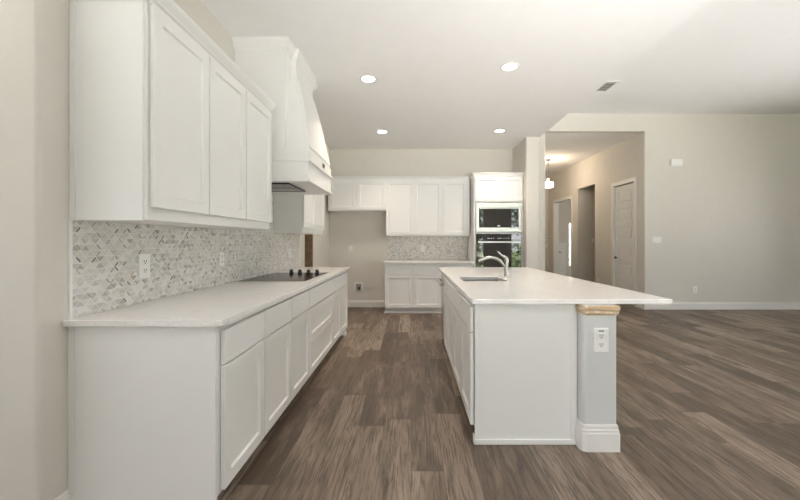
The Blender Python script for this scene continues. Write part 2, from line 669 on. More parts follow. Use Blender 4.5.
REAR = [(-4.2, -2.7, .9, 2.3), (0.1, 3.0, .10, 2.75), (4.03, 7.8, .10, 3.4)]
wall_with_holes('wall_rear', 'x', RY, NX, RX, LC, REAR, .16)
for i, (a, b, z0, z1) in enumerate(REAR):
    window(i + 1, 'x', RY - .08, a, b, z0, z1, 2, 0)
    portal(((a + b) / 2, RY + .01, (z0 + z1) / 2), (PI / 2, 0, 0), b - a, z1 - z0)
RIGHT = [(1.6, 5.6, .4, 2.7)]
wall_with_holes('wall_right', 'y', RX, RY - .16, LY + .14, LC, RIGHT, .16)
for i, (a, b, z0, z1) in enumerate(RIGHT):
    window(4, 'y', RX + .08, a, b, z0, z1, 1, 0)
    portal((RX - .01, (a + b) / 2, (z0 + z1) / 2), (PI / 2, 0, PI / 2), b - a, z1 - z0)
NOOK = [(-1.6, 0.9, .8, 2.6)]
wall_with_holes('wall_nook', 'y', NX, RY - .16, WE + .14, KC, NOOK, -.16)
window(5, 'y', NX - .08, -1.6, 0.9, .8, 2.6, 2, 0)
portal((NX + .01, -.35, 1.7), (PI / 2, 0, -PI / 2), 2.5, 1.8)
window(6, 'x', SY + .07, 5.74, 6.62, .34, 1.985, 1, 5)

# baseboards
BBP = [(0, 0), (.016, 0), (.016, .10), (.013, .112), (.008, .118), (.008, .132), (.004, .138), (0, .138)]
def baseboard(name, *paths):
    bm = bmesh.new()
    for p in paths:
        sweep(bm, p, BBP)
    o = struct(name, bm, 'trim')
    return o

baseboard('baseboard_left', [(NX + .1, WE), (WX, WE), (WX, 1.62)], [(WX, 4.96), (WX, 5.24)], [(WX, 5.70), (WX, BY)])
baseboard('baseboard_back', [(WX + .017, BY), (-.475, BY)])
baseboard('baseboard_stub', [(2.19, 6.08), (2.19, LY)])
baseboard('baseboard_living', [(HX, LY + .14), (HX, LY), (RX - .02, LY)])
baseboard('baseboard_hall', [(HX, 6.86), (HX, LY + .15)], [(HX, 8.446), (HX, 7.76)], [(HX, 9.58), (HX, 9.305)], [(HL + .02, HE), (HX - .02, HE)])

# ------------------------------------------------------------------ doors of the hall
def panel_door_bm(w, h, n, th=.036):
    """leaf in local xz (0..w, 0..h), front at y=0"""
    bm = bmesh.new()
    st, rl = .105, .10
    dp = .015
    box(bm, 0, w, dp, th, 0, h)
    box(bm, 0, st, 0, dp, 0, h, bev=.003, seg=1)
    box(bm, w - st, w, 0, dp, 0, h, bev=.003, seg=1)
    ph = (h - rl * (n + 1) - .06) / n
    z = 0
    for i in range(n + 1):
        hh = rl + (.06 if i == 0 else 0)
        box(bm, st, w - st, 0, dp, z, z + hh, bev=.003, seg=1)
        if i < n:
            box(bm, st + .045, w - st - .045, .006, dp, z + hh + .045, z + hh + ph - .045, bev=.006, seg=1)
        z += hh + ph
    return bm


d = thing('door_1', '', 'door', (HX, 7.66, 0), R90)
del d['label'], d['category']
d['kind'] = 'structure'
leaf = panel_door_bm(.70, 2.42, 6)
bmesh.ops.translate(leaf, verts=leaf.verts[:], vec=(0, .03, .01))
obj('door_leaf', leaf, 'trim', d)
cw = .075
obj('door_casing', B((-cw, .0, -.018, .0, 0, 2.45 + cw), (.70, .70 + cw, -.018, .0, 0, 2.45 + cw), (0, .70, -.018, 0, 2.45, 2.45 + cw),
                     (-.02, 0, 0, .12, 0, 2.45), (.70, .72, 0, .12, 0, 2.45), bev=.003), 'trim', d)
bm = bmesh.new()
lathe(bm, [(.026, -.005), (.026, .0), (.012, .002), (.012, .025)], .065, .0, .93, 16, 'y')
box(bm, .055, .165, -.03, -.018, .92, .94, bev=.004)
obj('door_handle', bm, 'bronze', d)
for z in (.25, 1.2, 2.15):
    obj('hinge', B((.693, .706, .02, .034, z, z + .09)), 'chrome', d)

# study double door: casing and one open leaf
d = thing('door_2', '', 'door', (HX, 10.85, 0), R90)
del d['label'], d['category']
d['kind'] = 'structure'
obj('door_casing', B((-cw, 0, -.018, 0, 0, 2.45 + cw), (1.16, 1.16 + cw, -.018, 0, 0, 2.45 + cw), (0, 1.16, -.018, 0, 2.45, 2.45 + cw),
                     (-.02, .0, 0, .13, 0, 2.45), (1.16, 1.18, 0, .13, 0, 2.45), bev=.003), 'trim', d)
leaf = panel_door_bm(.57, 2.42, 6)
bmesh.ops.translate(leaf, verts=leaf.verts[:], vec=(0, 0, .01))
lf = obj('door_leaf', leaf, 'trim', d)
lf.location = (.0, .15, 0)
lf.rotation_euler = (0, 0, math.radians(158))
bm = bmesh.new()
lathe(bm, [(.026, -.005), (.026, .0), (.012, .002), (.012, .04), (.028, .045), (.028, .06)], .50, -.06, .93, 16, 'y')
obj('door_handle', bm, 'bronze', lf)

# ------------------------------------------------------------------ cabinet builder
def shaker_bm(x0, x1, z0, z1, st=.058, th=.02, y=-.005):
    """door or drawer front with a recessed panel; back at y, front at y-th"""
    bm = bmesh.new()
    fs = box(bm, x0, x1, y - th, y, z0, z1)
    bm.normal_update()
    f = fs[2]                                   # the -y face
    bmesh.ops.inset_region(bm, faces=[f], thickness=st, use_even_offset=True)
    bmesh.ops.inset_region(bm, faces=[f], thickness=.006, use_even_offset=True)
    bmesh.ops.translate(bm, verts=f.verts[:], vec=(0, .012, 0))
    return bm


def slab_bm(x0, x1, z0, z1, th=.02, y=-.005):
    bm = bmesh.new()
    box(bm, x0, x1, y - th, y, z0, z1, bev=.0022)
    return bm


H = .884     # top of the base cabinets
def carcass(t, w, dep, z0, z1, toe=True, bottom=True, closed_top=False):
    bs = [(0, .018, .019, dep, z0, z1), (w - .018, w, .019, dep, z0, z1), (.018, w - .018, dep - .012, dep, z0, z1),
          (.018, w - .018, .019, dep - .012, z0, z0 + .018), (0, w, 0, .019, z0, z1)]
    if closed_top:
        bs.append((.018, w - .018, .019, dep - .012, z1 - .018, z1))
    obj('body', B(*bs), 'white', t)
    if toe:
        obj('toe_kick', B((0, w, .07, .085, 0, z0), (0, .018, .085, dep, 0, z0), (w - .018, w, .085, dep, 0, z0)), 'white', t)


def base_unit(label, loc, rotz, w, spec, dep=.62, group=None, name='base_cabinet', near=.006):
    """spec: 'dd' = drawer over door, 'dr' = drawer bank, '2' = two drawers over two doors, 's' = sink base"""
    t = thing(name, label, 'cabinet', loc, rotz, group)
    carcass(t, w, dep, .10, H)
    g = .006
    ZD0, ZD1, ZA, ZB = .697, .856, .112, .687
    if spec == 'dd':
        obj('drawer', slab_bm(near, w - g, ZD0, ZD1), 'white', t)
        obj('door', shaker_bm(near, w - g, ZA, ZB), 'white', t)
    elif spec == 'dr':
        obj('drawer', slab_bm(g, w - g, ZD0, ZD1), 'white', t)
        obj('drawer', shaker_bm(g, w - g, .405, ZB), 'white', t)
        obj('drawer', shaker_bm(g, w - g, ZA, .395), 'white', t)
    else:
        m = w / 2
        if spec == 's':
            obj('false_front', slab_bm(g, w - g, ZD0, ZD1), 'white', t)
        else:
            obj('drawer', slab_bm(g, m - .003, ZD0, ZD1), 'white', t)
            obj('drawer', slab_bm(m + .003, w - g, ZD0, ZD1), 'white', t)
        obj('door', shaker_bm(g, m - .002, ZA, ZB), 'white', t)
        obj('door', shaker_bm(m + .002, w - g, ZA, ZB), 'white', t)
    return t


def wall_unit(label, loc, rotz, w, z0, z1, dep, doors, group=None, rail=.06, toprail=.03, name='wall_cabinet', widths=None, open_left=0.0):
    t = thing(name, label, 'cabinet', loc, rotz, group)
    carcass(t, w, dep, z0, z1, toe=False, closed_top=True)
    g = .005
    ws = widths or [w / doors] * doors
    x = 0
    for k in range(doors):
        obj('door', shaker_bm(x + (g if k == 0 else .002) + (open_left if k == 0 else 0), x + ws[k] - (g if k == doors - 1 else .002), z0 + rail, z1 - toprail), 'white', t)
        x += ws[k]
    return t


FX = -.892          # face frames of the left run (door faces at -.866)
DEP = FX - WX - .002
ys = [1.64, 2.11, 2.58, 3.05, 3.955, 4.86]
LG = 'base cabinets along the left wall'
labs = ['white base cabinet with plain end panel, nearest the camera in the left run',
        'white drawer-over-door base cabinet, second from the near end of the left run',
        'white drawer-over-door base cabinet just before the drawer bank under the cooktop',
        'white three-drawer base cabinet directly below the black cooktop',
        'white two-door base cabinet at the far end of the left run, past the cooktop']
for i in range(5):
    u = base_unit(labs[i], (FX, ys[i], 0), L90, ys[i + 1] - ys[i], 'dd' if i < 3 else ('dr' if i == 3 else '2'), DEP, LG, near=.018 if i == 0 else .006)
    if i == 0:
        # finished end panel (local x<0 is the near side)
        bm = B((-.012, 0, .0, DEP, 0, H), (-.018, -.012, DEP - .028, DEP, 0, H), (-.018, -.012, 0.0, .03, 0, H), bev=.0015)
        obj('end_panel', bm, 'white', u)
    if i == 4:
        w = ys[5] - ys[4]
        obj('end_panel', B((w, w + .012, 0, DEP, 0, H), bev=.0015), 'white', u)
        obj('shoe_moulding', B((w - .10, w + .024, -.012, .07, 0, .035), (w - .06, w + .012, 0.0, .07, .035, .10), bev=.004), 'white', u)

# left worktop: flush with the wall, rounded near corner
cx1 = -.846
R = .03
bm = bmesh.new()
prism(bm, [(WX + .0015, 1.598), *rcorner(cx1 - R, 1.598 + R, R, -90, 0, 5), (cx1, 4.94), (WX + .0015, 4.94)], H + .0005, .9145, bev=.004)
tag(obj('countertop', bm, 'quartz', loc=(-1.2, 3.2, H)), 'long white speckled quartz countertop on the left run of cabinets', 'countertop')

# mosaic splashbacks
sp = thing('backsplash', 'grey and white marble mosaic backsplash on left wall behind cooktop', 'backsplash', (WX, 3.3, .915))
bm = B((WX + .001, WX + .009, 1.635, 5.0, .9155, 1.369), (WX + .001, WX + .009, 3.086, 4.03, 1.369, 1.795))
obj('tile', bm, 'mosaic_y', sp, world=True)
for e_ in (1.622, 5.0):
    obj('edge_strip', B((WX + .001, WX + .011, e_, e_ + .013, .9155, 1.369)), 'plate', sp, world=True)

# wall cabinets, left run
UX = -1.22
UD = UX - WX - .002
UG = 'wall cabinets along the left wall'
uy = [1.64, 2.11, 2.58, 3.055]
UZ0, UZ1 = 1.370, 2.415
UZL = 2.380
ul = ['white tall wall cabinet nearest the camera, with a plain side panel',
      'white tall wall cabinet in the middle of the three before the hood',
      'white tall wall cabinet beside the near side of the range hood']
for i in range(3):
    u = wall_unit(ul[i], (UX, uy[i], 0), L90, uy[i + 1] - uy[i], UZ0, UZL, UD, 1, UG, toprail=.012, open_left=.011 if i == 0 else 0)
    if i == 0:
        obj('side_panel', B((-.008, 0, .012, UD, UZ0 - .004, UZL), (-.012, -.008, UD - .028, UD, UZ0 - .004, UZL), bev=.0015), 'white', u)
CRP = [(0, 0), (.012, 0), (.014, .012), (.026, .018), (.030, .026), (.050, .050), (.056, .060), (.056, .072), (0, .072)]
bm = bmesh.new()
sweep(bm, [(WX + .002, 1.632), (UX + .001, 1.632), (UX + .001, 3.057)], CRP, UZL - .004)
box(bm, WX + .002, UX + .001, 1.64, 3.057, UZL + .001, UZL + .066)
tag(obj('crown_molding', bm, 'white', loc=(-1.4, 2.3, UZL)), 'white stepped crown molding along the top of the near left wall cabinets', 'molding')

wall_unit('white wall cabinet tucked beyond the range hood on the left wall', (-1.240, 4.040, 0), L90, .965, UZ0, UZ1, -1.240 - WX - .002, 2, UG)

# ------------------------------------------------------------------ range hood
h = thing('range_hood', 'white tapered wooden range hood rising to the ceiling over the cooktop', 'range hood', (WX, 3.59, 1.80))
hy0, hy1 = 3.150, 4.030
CX = -1.118
obj('chimney', B((WX + .002, CX, hy0, hy1, 2.085, KC - .002), bev=.002), 'white', h, world=True)
HCR = [(0, 0), (.008, 0), (.010, .016), (.020, .022), (.042, .060), (.048, .068), (.048, .092), (0, .092)]
bm = bmesh.new()
sweep(bm, [(WX + .002, hy0), (CX, hy0), (CX, hy1), (WX + .002, hy1)], HCR, KC - .094)
obj('crown', bm, 'white', h, world=True)
# flared body
def ring(z, x, y0, y1):
    return [(CX - .05, y0, z), (x, y0, z), (x, y1, z), (CX - .05, y1, z)]
rings = [ring(2.085, -.912, 3.175, 4.00), ring(2.55, -1.005, 3.250, 3.94), ring(2.80, -1.068, 3.315, 3.89), ring(2.88, -1.074, 3.325, 3.88), ring(2.95, -1.074, 3.325, 3.88),
         ring(3.02, -1.045, 3.297, 3.908), ring(KC - .003, -1.040, 3.293, 3.912)]
bm = bmesh.new()
vr = [[bm.verts.new(p) for p in rg] for rg in rings]
for a, b in zip(vr[:-1], vr[1:]):
    for i in range(4):
        j = (i + 1) % 4
        bm.faces.new((a[i], a[j], b[j], b[i]))
bm.faces.new(vr[0][::-1])
bm.faces.new(vr[-1])
obj('flared_body', bm, 'white', h, world=True)
# raised board on the sloping front
def lerp(a, b, t):
    return a + (b - a) * t
bm = bmesh.new()
def fpt(z, side, ins, out):
    """point on the front slope"""
    zs = [2.085, 2.55, 2.80]
    xs = [-.912, -1.005, -1.068]
    n0 = [3.175, 3.250, 3.315]
    n1 = [4.00, 3.94, 3.89]
    k = 0 if z <= 2.55 else 1
    tt = (z - zs[k]) / (zs[k + 1] - zs[k])
    y = lerp(n0[k], n0[k + 1], tt) + ins if side == 0 else lerp(n1[k], n1[k + 1], tt) - ins
    return (lerp(xs[k], xs[k + 1], tt) + out, y, z)
zz = [2.12, 2.55, 2.78]
for (za, zb) in ((2.12, 2.55), (2.55, 2.79)):
    q = [[bm.verts.new(fpt(z, s, .018, o)) for o in (-.004, .016)] for z in (za, zb) for s in (0, 1)]
    (a0, a1), (b0, b1), (c0, c1), (d0, d1) = q
    for f in ((a1, b1, d1, c1), (a0, c0, d0, b0), (a0, a1, c1, c0), (b0, d0, d1, b1), (a0, b0, b1, a1), (c0, c1, d1, d0)):
        bm.faces.new(f)
bmesh.ops.recalc_face_normals(bm, faces=bm.faces[:])
obj('front_panel', bm, 'white', h, world=True)
obj('lower_rail', B((WX + .002, -.905, hy0, hy1, 2.005, 2.085), bev=.003), 'white', h, world=True)
obj('ledge', B((WX + .002, -.888, hy0 - .012, hy1 + .012, 1.980, 2.005), bev=.004), 'white', h, world=True)
obj('fascia', B((WX + .002, -.908, hy0, hy1, 1.820, 1.980), bev=.002), 'white', h, world=True)
obj('bottom_lip', B((WX + .002, -.893, hy0 - .010, hy1 + .010, 1.800, 1.820), bev=.003), 'white', h, world=True)
fl = obj('filter_insert', B((WX + .06, -1.11, 3.22, 3.70, 1.790, 1.800), bev=.002), 'filter', h, world=True)
obj('filter_frame', B((WX + .05, -1.10, 3.21, 3.225, 1.787, 1.801), (WX + .05, -1.10, 3.695, 3.71, 1.787, 1.801), (-1.112, -1.10, 3.225, 3.695, 1.787, 1.801), (WX + .05, -1.10, 3.45, 3.462, 1.787, 1.801)), 'dark', h, world=True)
ct = obj('control_switch', B((-.907, -.900, 3.63, 3.71, 2.025, 2.072), bev=.001), 'filter', h, world=True)
for yy in (3.652, 3.688):
    b_ = obj('button', B((-.902, -.896, yy - .012, yy + .012, 2.033, 2.064), bev=.001), 'dark', h, world=True)

# ------------------------------------------------------------------ cooktop
k = thing('cooktop', 'black glass cooktop with four black knobs set in left countertop', 'cooktop', (-1.225, 3.55, .915))
obj('glass_top', B((-.295, .295, -.43, .43, 0, .007), bev=.002), 'hobglass', k)
obj('metal_rim', B((-.299, .299, -.434, -.430, 0, .0062), (-.299, .299, .430, .434, 0, .0062), (-.299, -.295, -.43, .43, 0, .0062), (.295, .299, -.43, .43, 0, .0062)), 'steel', k)
for x in (-.085, .008, .102, .196):
    bm = bmesh.new()
    lathe(bm, [(.024, .007), (.025, .010), (.021, .016), (.019, .040), (.016, .044)], x, .345, 0, 20)
    box(bm, x - .004, x + .004, .325, .365, .04, .052, bev=.002, seg=1)
    obj('knob', bm, 'dark', k, smooth=True)

# ------------------------------------------------------------------ back run
BF = 6.25            # face frames (door faces at 6.23)
BD = BY - BF - .002
G2 = 'base cabinets along the back wall'
base_unit('white back-wall base cabinet at the open side of the fridge recess', (-.46, BF, 0), 0, .505, 'dd', BD, G2)
base_unit('white back-wall base cabinet second from the fridge recess, partly behind the dishwasher handle', (.045, BF, 0), 0, .50, 'dd', BD, G2)
u = base_unit('white back-wall base cabinet beside the oven tower, hidden behind the island', (.545, BF, 0), 0, .545, 'dd', BD, G2)
bm = bmesh.new()
sweep(bm, [(-.462, BY - .03), (-.462, BF + .058), (1.098, BF + .058)], [(0, 0), (.014, 0), (.014, .012), (.006, .026), (.0, .03)])
tag(obj('shoe_molding', bm, 'trim', loc=(.3, BF, 0)), 'white quarter-round shoe strip at the foot of back base cabinets', 'molding')
bm = bmesh.new()
prism(bm, [(-.478, 6.195), (1.100, 6.195), (1.100, BY - .002), (-.478, BY - .002)], H + .0005, .9145, bev=.003)
tag(obj('countertop', bm, 'quartz', loc=(.3, 6.5, H)), 'short white countertop on the back wall left of the oven tower', 'countertop')
sp = thing('backsplash', 'small grey and beige mosaic backsplash under the back wall cabinets', 'backsplash', (.3, BY, .915))
obj('tile', B((-.458, 1.098, BY - .009, BY - .001, .9155, 1.3685)), 'mosaic_x', sp, world=True)

UF = 6.53
UDB = BY - UF - .002
G3 = 'wall cabinets along the back wall'
wall_unit('short white two-door wall cabinet above the fridge recess', (-1.522, UF, 0), 0, 1.062, 1.832, UZ1, UDB, 2, G3, rail=.025, toprail=.035, open_left=.03)
wall_unit('tall white two-door wall cabinet above the back mosaic backsplash', (-.459, UF, 0), 0, 1.025, UZ0, UZ1, UDB, 2, G3, rail=.03, toprail=.035)
wall_unit('tall white one-door wall cabinet next to the oven tower', (.567, UF, 0), 0, .51, UZ0, UZ1, UDB, 1, G3, rail=.03, toprail=.035, widths=[.465])
CR2 = [(0, 0), (.012, 0), (.014, .012), (.030, .034), (.034, .044), (.034, .052), (0, .052)]
bm = bmesh.new()
sweep(bm, [(WX + .003, UF - .001), (1.066, UF - .001)], CR2, UZ1 - .006)
box(bm, WX + .003, 1.066, UF - .001, BY - .003, UZ1 + .001, UZ1 + .04)
tag(obj('crown_molding', bm, 'white', loc=(0, UF, UZ1)), 'white crown molding along the top of the back wall cabinets', 'molding')

# ------------------------------------------------------------------ oven tower
TF = 6.235
TX0, TX1 = 1.103, 1.962
TD = BY - TF - .002
t = thing('oven_tower', 'tall white oven cabinet built in between back cabinets and stub wall', 'cabinet', (TX0, TF, 0))
w = TX1 - TX0
obj('body', B((0, .018, 0, TD, 0, 2.43), (w - .018, w, 0, TD, 0, 2.43), (.018, w - .018, TD - .012, TD, 0, 2.43),
              (.018, w - .018, 0, TD - .012, 2.412, 2.43), (.018, w - .018, 0, TD - .012, 1.955, 1.98), (.018, w - .018, 0, TD - .012, 1.405, 1.43),
              (.018, w - .018, 0, TD - .012, .65, .67), (.018, w - .018, 0, .018, 0, .65), (.018, .036, 0, .018, .67, 1.955), (w - .036, w - .018, 0, .018, .67, 1.955)), 'white', t)
obj('door', shaker_bm(.02, w / 2 - .002, 1.978, 2.405), 'white', t)
obj('door', shaker_bm(w / 2 + .002, w - .02, 1.978, 2.405), 'white', t)
obj('drawer', shaker_bm(.02, w - .02, .12, .62), 'white', t)
bm = bmesh.new()
sweep(bm, [(0, .28), (0, 0), (w, 0)], [(o, z_) for o, z_ in CR2], 2.425)
box(bm, 0, w, 0, TD, 2.43, 2.47)
obj('crown', bm, 'white', t)

mw = thing('microwave', 'built-in steel microwave with black glass in the oven tower', 'microwave', (1.533, TF, 1.436))
W2 = .394
obj('trim_frame', B((-W2, -.345, -.028, -.002, 0, .510), (.345, W2, -.028, -.002, 0, .510), (-.345, .345, -.028, -.002, 0, .078), (-.345, .345, -.028, -.002, .424, .510), bev=.003), 'steelframe', mw)
obj('body', B((-.36, .36, 0.001, .42, .003, .505)), 'dark', mw)
obj('door_glass', B((-.345, .345, -.018, 0, .078, .400), bev=.002), 'blackglass', mw)
obj('handle', B((-.335, .335, -.040, -.018, .400, .418), bev=.004), 'steel', mw)
obj('badge', B((-.028, .028, -.0195, -.018, .100, .114)), 'steel', mw)

ov = thing('wall_oven', 'black glass wall oven with steel bar handle below the microwave', 'oven', (1.533, TF, .675))
obj('body', B((-.36, .36, .001, .52, 0.0, .725)), 'dark', ov)
obj('door_glass', B((-.394, .394, -.028, -.001, .012, .618), bev=.003), 'blackglass', ov)
cp = obj('control_panel', B((-.394, .394, -.026, -.001, .623, .728), bev=.002), 'blackglass', ov)
for i, (gx, gw) in enumerate(((-.20, .04), (-.14, .02), (-.10, .02), (-.02, .07), (.08, .02), (.12, .02), (.16, .02), (.22, .04))):
    obj('display', B((gx, gx + gw, -.0268, -.026, .648, .656)), 'glyph', ov)
bm = B((-.375, .375, -.078, -.056, .572, .598), (-.35, -.32, -.058, -.028, .576, .594), (.32, .35, -.058, -.028, .576, .594), bev=.004)
obj('handle', bm, 'steel', ov)

# ------------------------------------------------------------------ island
IX = .400            # face frames (door faces at .380)
IY0 = 2.240
ID = 1.02 - IX
IG = 'base cabinets of the island'
u = base_unit('white island cabinet at the near end with a plain end panel', (IX, 2.700, 0), R90, .46, 'dd', ID, IG)
w = .46
obj('end_panel', B((w, w + .012, 0, ID + .018, 0, H), (w + .012, w + .016, 0, .03, .035, H), (w + .012, w + .018, ID - .02, ID + .018, .035, H), bev=.0015), 'white', u)
obj('base_strip', B((w + .012, w + .022, -.006, ID + .018, 0, .032), (w - .02, w + .012, -.008, .0, 0, .055), bev=.003), 'white', u)
base_unit('white two-door island sink cabinet below the steel sink', (IX, 3.655, 0), R90, .955, 's', ID, IG)
base_unit('white island cabinet between the sink cabinet and the dishwasher', (IX, 4.028, 0), R90, .373, 'dd', ID, IG)
IYE = 4.66
tag(obj('island_end_board', B((IX, IX + ID, IYE - .02, IYE, 0, H), bev=.0015), 'white', loc=(IX + .3, IYE, 0)), 'white panel closing the far end of the island beside the dishwasher', 'panel')

dw = thing('dishwasher', 'steel dishwasher with a projecting bar handle at the far end of island', 'dishwasher', (IX, 4.632, 0), R90)
obj('body', B((.003, .597, .02, .58, .10, .87)), 'dark', dw)
obj('door', B((.002, .598, -.006, .02, .115, .872), bev=.004), 'steel', dw)
obj('kickplate', B((.002, .598, .05, .06, .0, .10)), 'dark', dw)
bm = B((.03, .57, -.072, -.045, .76, .80), (.05, .08, -.048, -.006, .765, .795), (.52, .55, -.048, -.006, .765, .795), bev=.006)
obj('handle', bm, 'steel', dw)
obj('control_strip', B((.006, .594, -.004, .016, .872, .882)), 'dark', dw)

# top with the sink cut-out
SX0, SX1, SY0, SY1 = .475, .875, 3.18, 3.62
ox0, ox1, oy0, oy1 = .376, 1.604, 2.178, 4.90
bm = bmesh.new()
O = [(ox0, oy0), (ox1, oy0), (ox1, oy1), (ox0, oy1)]
I = [(SX0, SY0), (SX1, SY0), (SX1, SY1), (SX0, SY1)]
z0, z1 = H + .0005, .9145
ot = [bm.verts.new((*p, z1)) for p in O]
ob = [bm.verts.new((*p, z0)) for p in O]
it = [bm.verts.new((*p, z1)) for p in I]
ib = [bm.verts.new((*p, z0)) for p in I]
for i in range(4):
    j = (i + 1) % 4
    bm.faces.new((ot[i], ot[j], it[j], it[i]))
    bm.faces.new((ob[j], ob[i], ib[i], ib[j]))
    bm.faces.new((ob[i], ob[j], ot[j], ot[i]))
    bm.faces.new((it[i], it[j], ib[j], ib[i]))
ed = [e for e in bm.edges if {e.verts[0], e.verts[1]} <= set(ot) or {e.verts[0], e.verts[1]} <= set(ob) or {e.verts[0], e.verts[1]} <= set(it)]
ed += [bm.edges.get((ot[i], ob[i])) for i in range(4)]
bmesh.ops.bevel(bm, geom=[e for e in ed if e], offset=.004, segments=2, affect='EDGES', profile=.5)
tag(obj('countertop', bm, 'quartz', loc=(1.0, 3.5, H)), 'large white quartz island countertop overhanging on the right, with sink cut-out', 'countertop')

sk = thing('sink', 'undermounted stainless steel sink in the island countertop', 'sink', ((SX0 + SX1) / 2, (SY0 + SY1) / 2, .68))
a, b_ = (SX1 - SX0) / 2 + .006, (SY1 - SY0) / 2 + .006
obj('bowl', B((-a, a, -b_, b_, 0, .006), (-a, -a + .006, -b_, b_, .006, .203), (a - .006, a, -b_, b_, .006, .203),
              (-a, a, -b_, -b_ + .006, .006, .203), (-a, a, b_ - .006, b_, .006, .203)), 'steel', sk)
bm = bmesh.new()
lathe(bm, [(.045, .006), (.045, .009), (.03, .010), (.01, .008)], 0, 0, 0, 20)
obj('drain', bm, 'chrome', sk, smooth=True)
obj('divider', B((.11, .13, -b_ + .006, b_ - .006, .006, .14), bev=.004), 'steel', sk)

fa = thing('faucet', 'satin nickel single-lever faucet arching over the island sink', 'faucet', (.945, 3.52, .9145))
bm = bmesh.new()
lathe(bm, [(.030, 0), (.030, .006), (.024, .012), (.021, .03), (.020, .13), (.022, .16), (.020, .19), (.012, .20)], 0, 0, 0, 24)
obj('base', bm, 'chrome', fa, smooth=True)
bm = bmesh.new()
pts, rad = [], []
import itertools
P0, P1, P2, P3 = Vector((-.005, 0, .07)), Vector((-.04, 0, .19)), Vector((-.14, 0, .235)), Vector((-.275, 0, .160))
for i in range(15):
    q = i / 14
    pts.append(P0 * (1 - q) ** 3 + P1 * 3 * q * (1 - q) ** 2 + P2 * 3 * q * q * (1 - q) + P3 * q ** 3)
    rad.append(.0155 - .002 * q + (.003 if i > 11 else 0))
tube(bm, pts, rad, 14)
obj('spout', bm, 'chrome', fa, smooth=True)
bm = bmesh.new()
tube(bm, [(.005, 0, .185), (-.02, 0, .205), (-.05, 0, .222), (-.085, 0, .255)], [.019, .014, .010, .007], 12)
obj('lever', bm, 'chrome', fa, smooth=True)

# knee wall / post at the seating side
bm = bmesh.new()
PX0, PX1, PY0, PY1 = 1.042, 1.246, 2.155, 4.66
r = .024
prism(bm, [*rcorner(PX0 + r, PY0 + r, r, 180, 270), *rcorner(PX1 - .006, PY0 + .006, .006, 270, 360, 3), (PX1, PY1), (PX0, PY1)], 0, .883)
struct('wall_island', bm, 'postgrey', smooth=True)
pp = [(PX0, PY0 + .08), (PX0, PY0 + r), (PX0 + r * .3, PY0 + r * .3), (PX0 + r, PY0), (PX1, PY0), (PX1, PY1)]
bm = bmesh.new()
sweep(bm, pp, [(0, 0), (.014, 0), (.014, .108), (.011, .116), (.011, .128), (.007, .136), (.007, .150), (.003, .160), (0, .162)])
struct('baseboard_island', bm, 'trim')
bm = bmesh.new()
sweep(bm, pp, [(0, 0), (.003, 0), (.005, .006), (.009, .012), (.010, .026), (.014, .034), (.015, .050), (.011, .060), (0, .060)], .822)
struct('trim_island', bm, 'rawwood')

# ------------------------------------------------------------------ outlets and switches
def outlet(label, loc, rotz, s=1.0, note=False):
    o = thing('outlet', label, 'outlet', loc, rotz, 'power outlets')
    obj('cover_plate', B((-.036 * s, .036 * s, -.006, 0, -.058 * s, .058 * s), bev=.002), 'plate', o)
    for z in (-.021, .021):
        z *= s
        rc = obj('receptacle', B((-.017 * s, .017 * s, -.0075, -.006, z - .014 * s, z + .014 * s), bev=.0005), 'plate', o)
        obj('slot', B((-.008 * s, -.0055 * s, -.0085, -.0075, z - .002 * s, z + .008 * s), (.0055 * s, .008 * s, -.0085, -.0075, z - .002 * s, z + .008 * s),
                      (-.003 * s, .003 * s, -.0085, -.0075, z - .010 * s, z - .005 * s)), 'dark', rc)
    if note:
        obj('marking', B((-.013 * s, .013 * s, -.0066, -.006, .042 * s, .047 * s)), 'dark', o)
    return o


def switch(label, loc, rotz, gangs=1):
    o = thing('light_switch', label, 'switch', loc, rotz, 'light switches')
    w = .036 + .023 * (gangs - 1)
    obj('cover_plate', B((-w, w, -.006, 0, -.058, .058), bev=.002), 'plate', o)
    for k in range(gangs):
        x = (k - (gangs - 1) / 2) * .046
        obj('rocker', B((x - .016, x + .016, -.009, -.006, -.033, .033), bev=.001), 'plate', o)
    return o


outlet('white outlet on the left mosaic backsplash nearest the camera', (WX + .009, 2.075, 1.125), L90, 1.2)
outlet('white outlet on the left mosaic backsplash just before the cooktop', (WX + .009, 2.92, 1.125), L90)
outlet('white outlet on the left mosaic backsplash beyond the cooktop knobs', (WX + .009, 4.58, 1.125), L90)
outlet('white outlet on the back mosaic backsplash', (.23, BY - .009, 1.13), 0)
outlet('white outlet with dark marking on the grey island post', (1.150, PY0, .672), 0, 1.25, True)
outlet('white outlet low on the living room wall above the baseboard', (5.31, LY, .37), 0, 1.1)
outlet('white outlet low on the hall wall between opening and closed door', (HX, 8.31, .37), R90)
switch('white light switch on the wall of the fridge recess', (-1.168, BY, 1.135), 0)
switch('white three-gang light switch on the living room wall', (4.60, LY, 1.30), 0, 3)
switch('white light switch inside the hall opening', (4.755, 9.305, 1.30), 0)
switch('white light switch on the end wall of the hall', (4.28, HE, 1.14), 0)

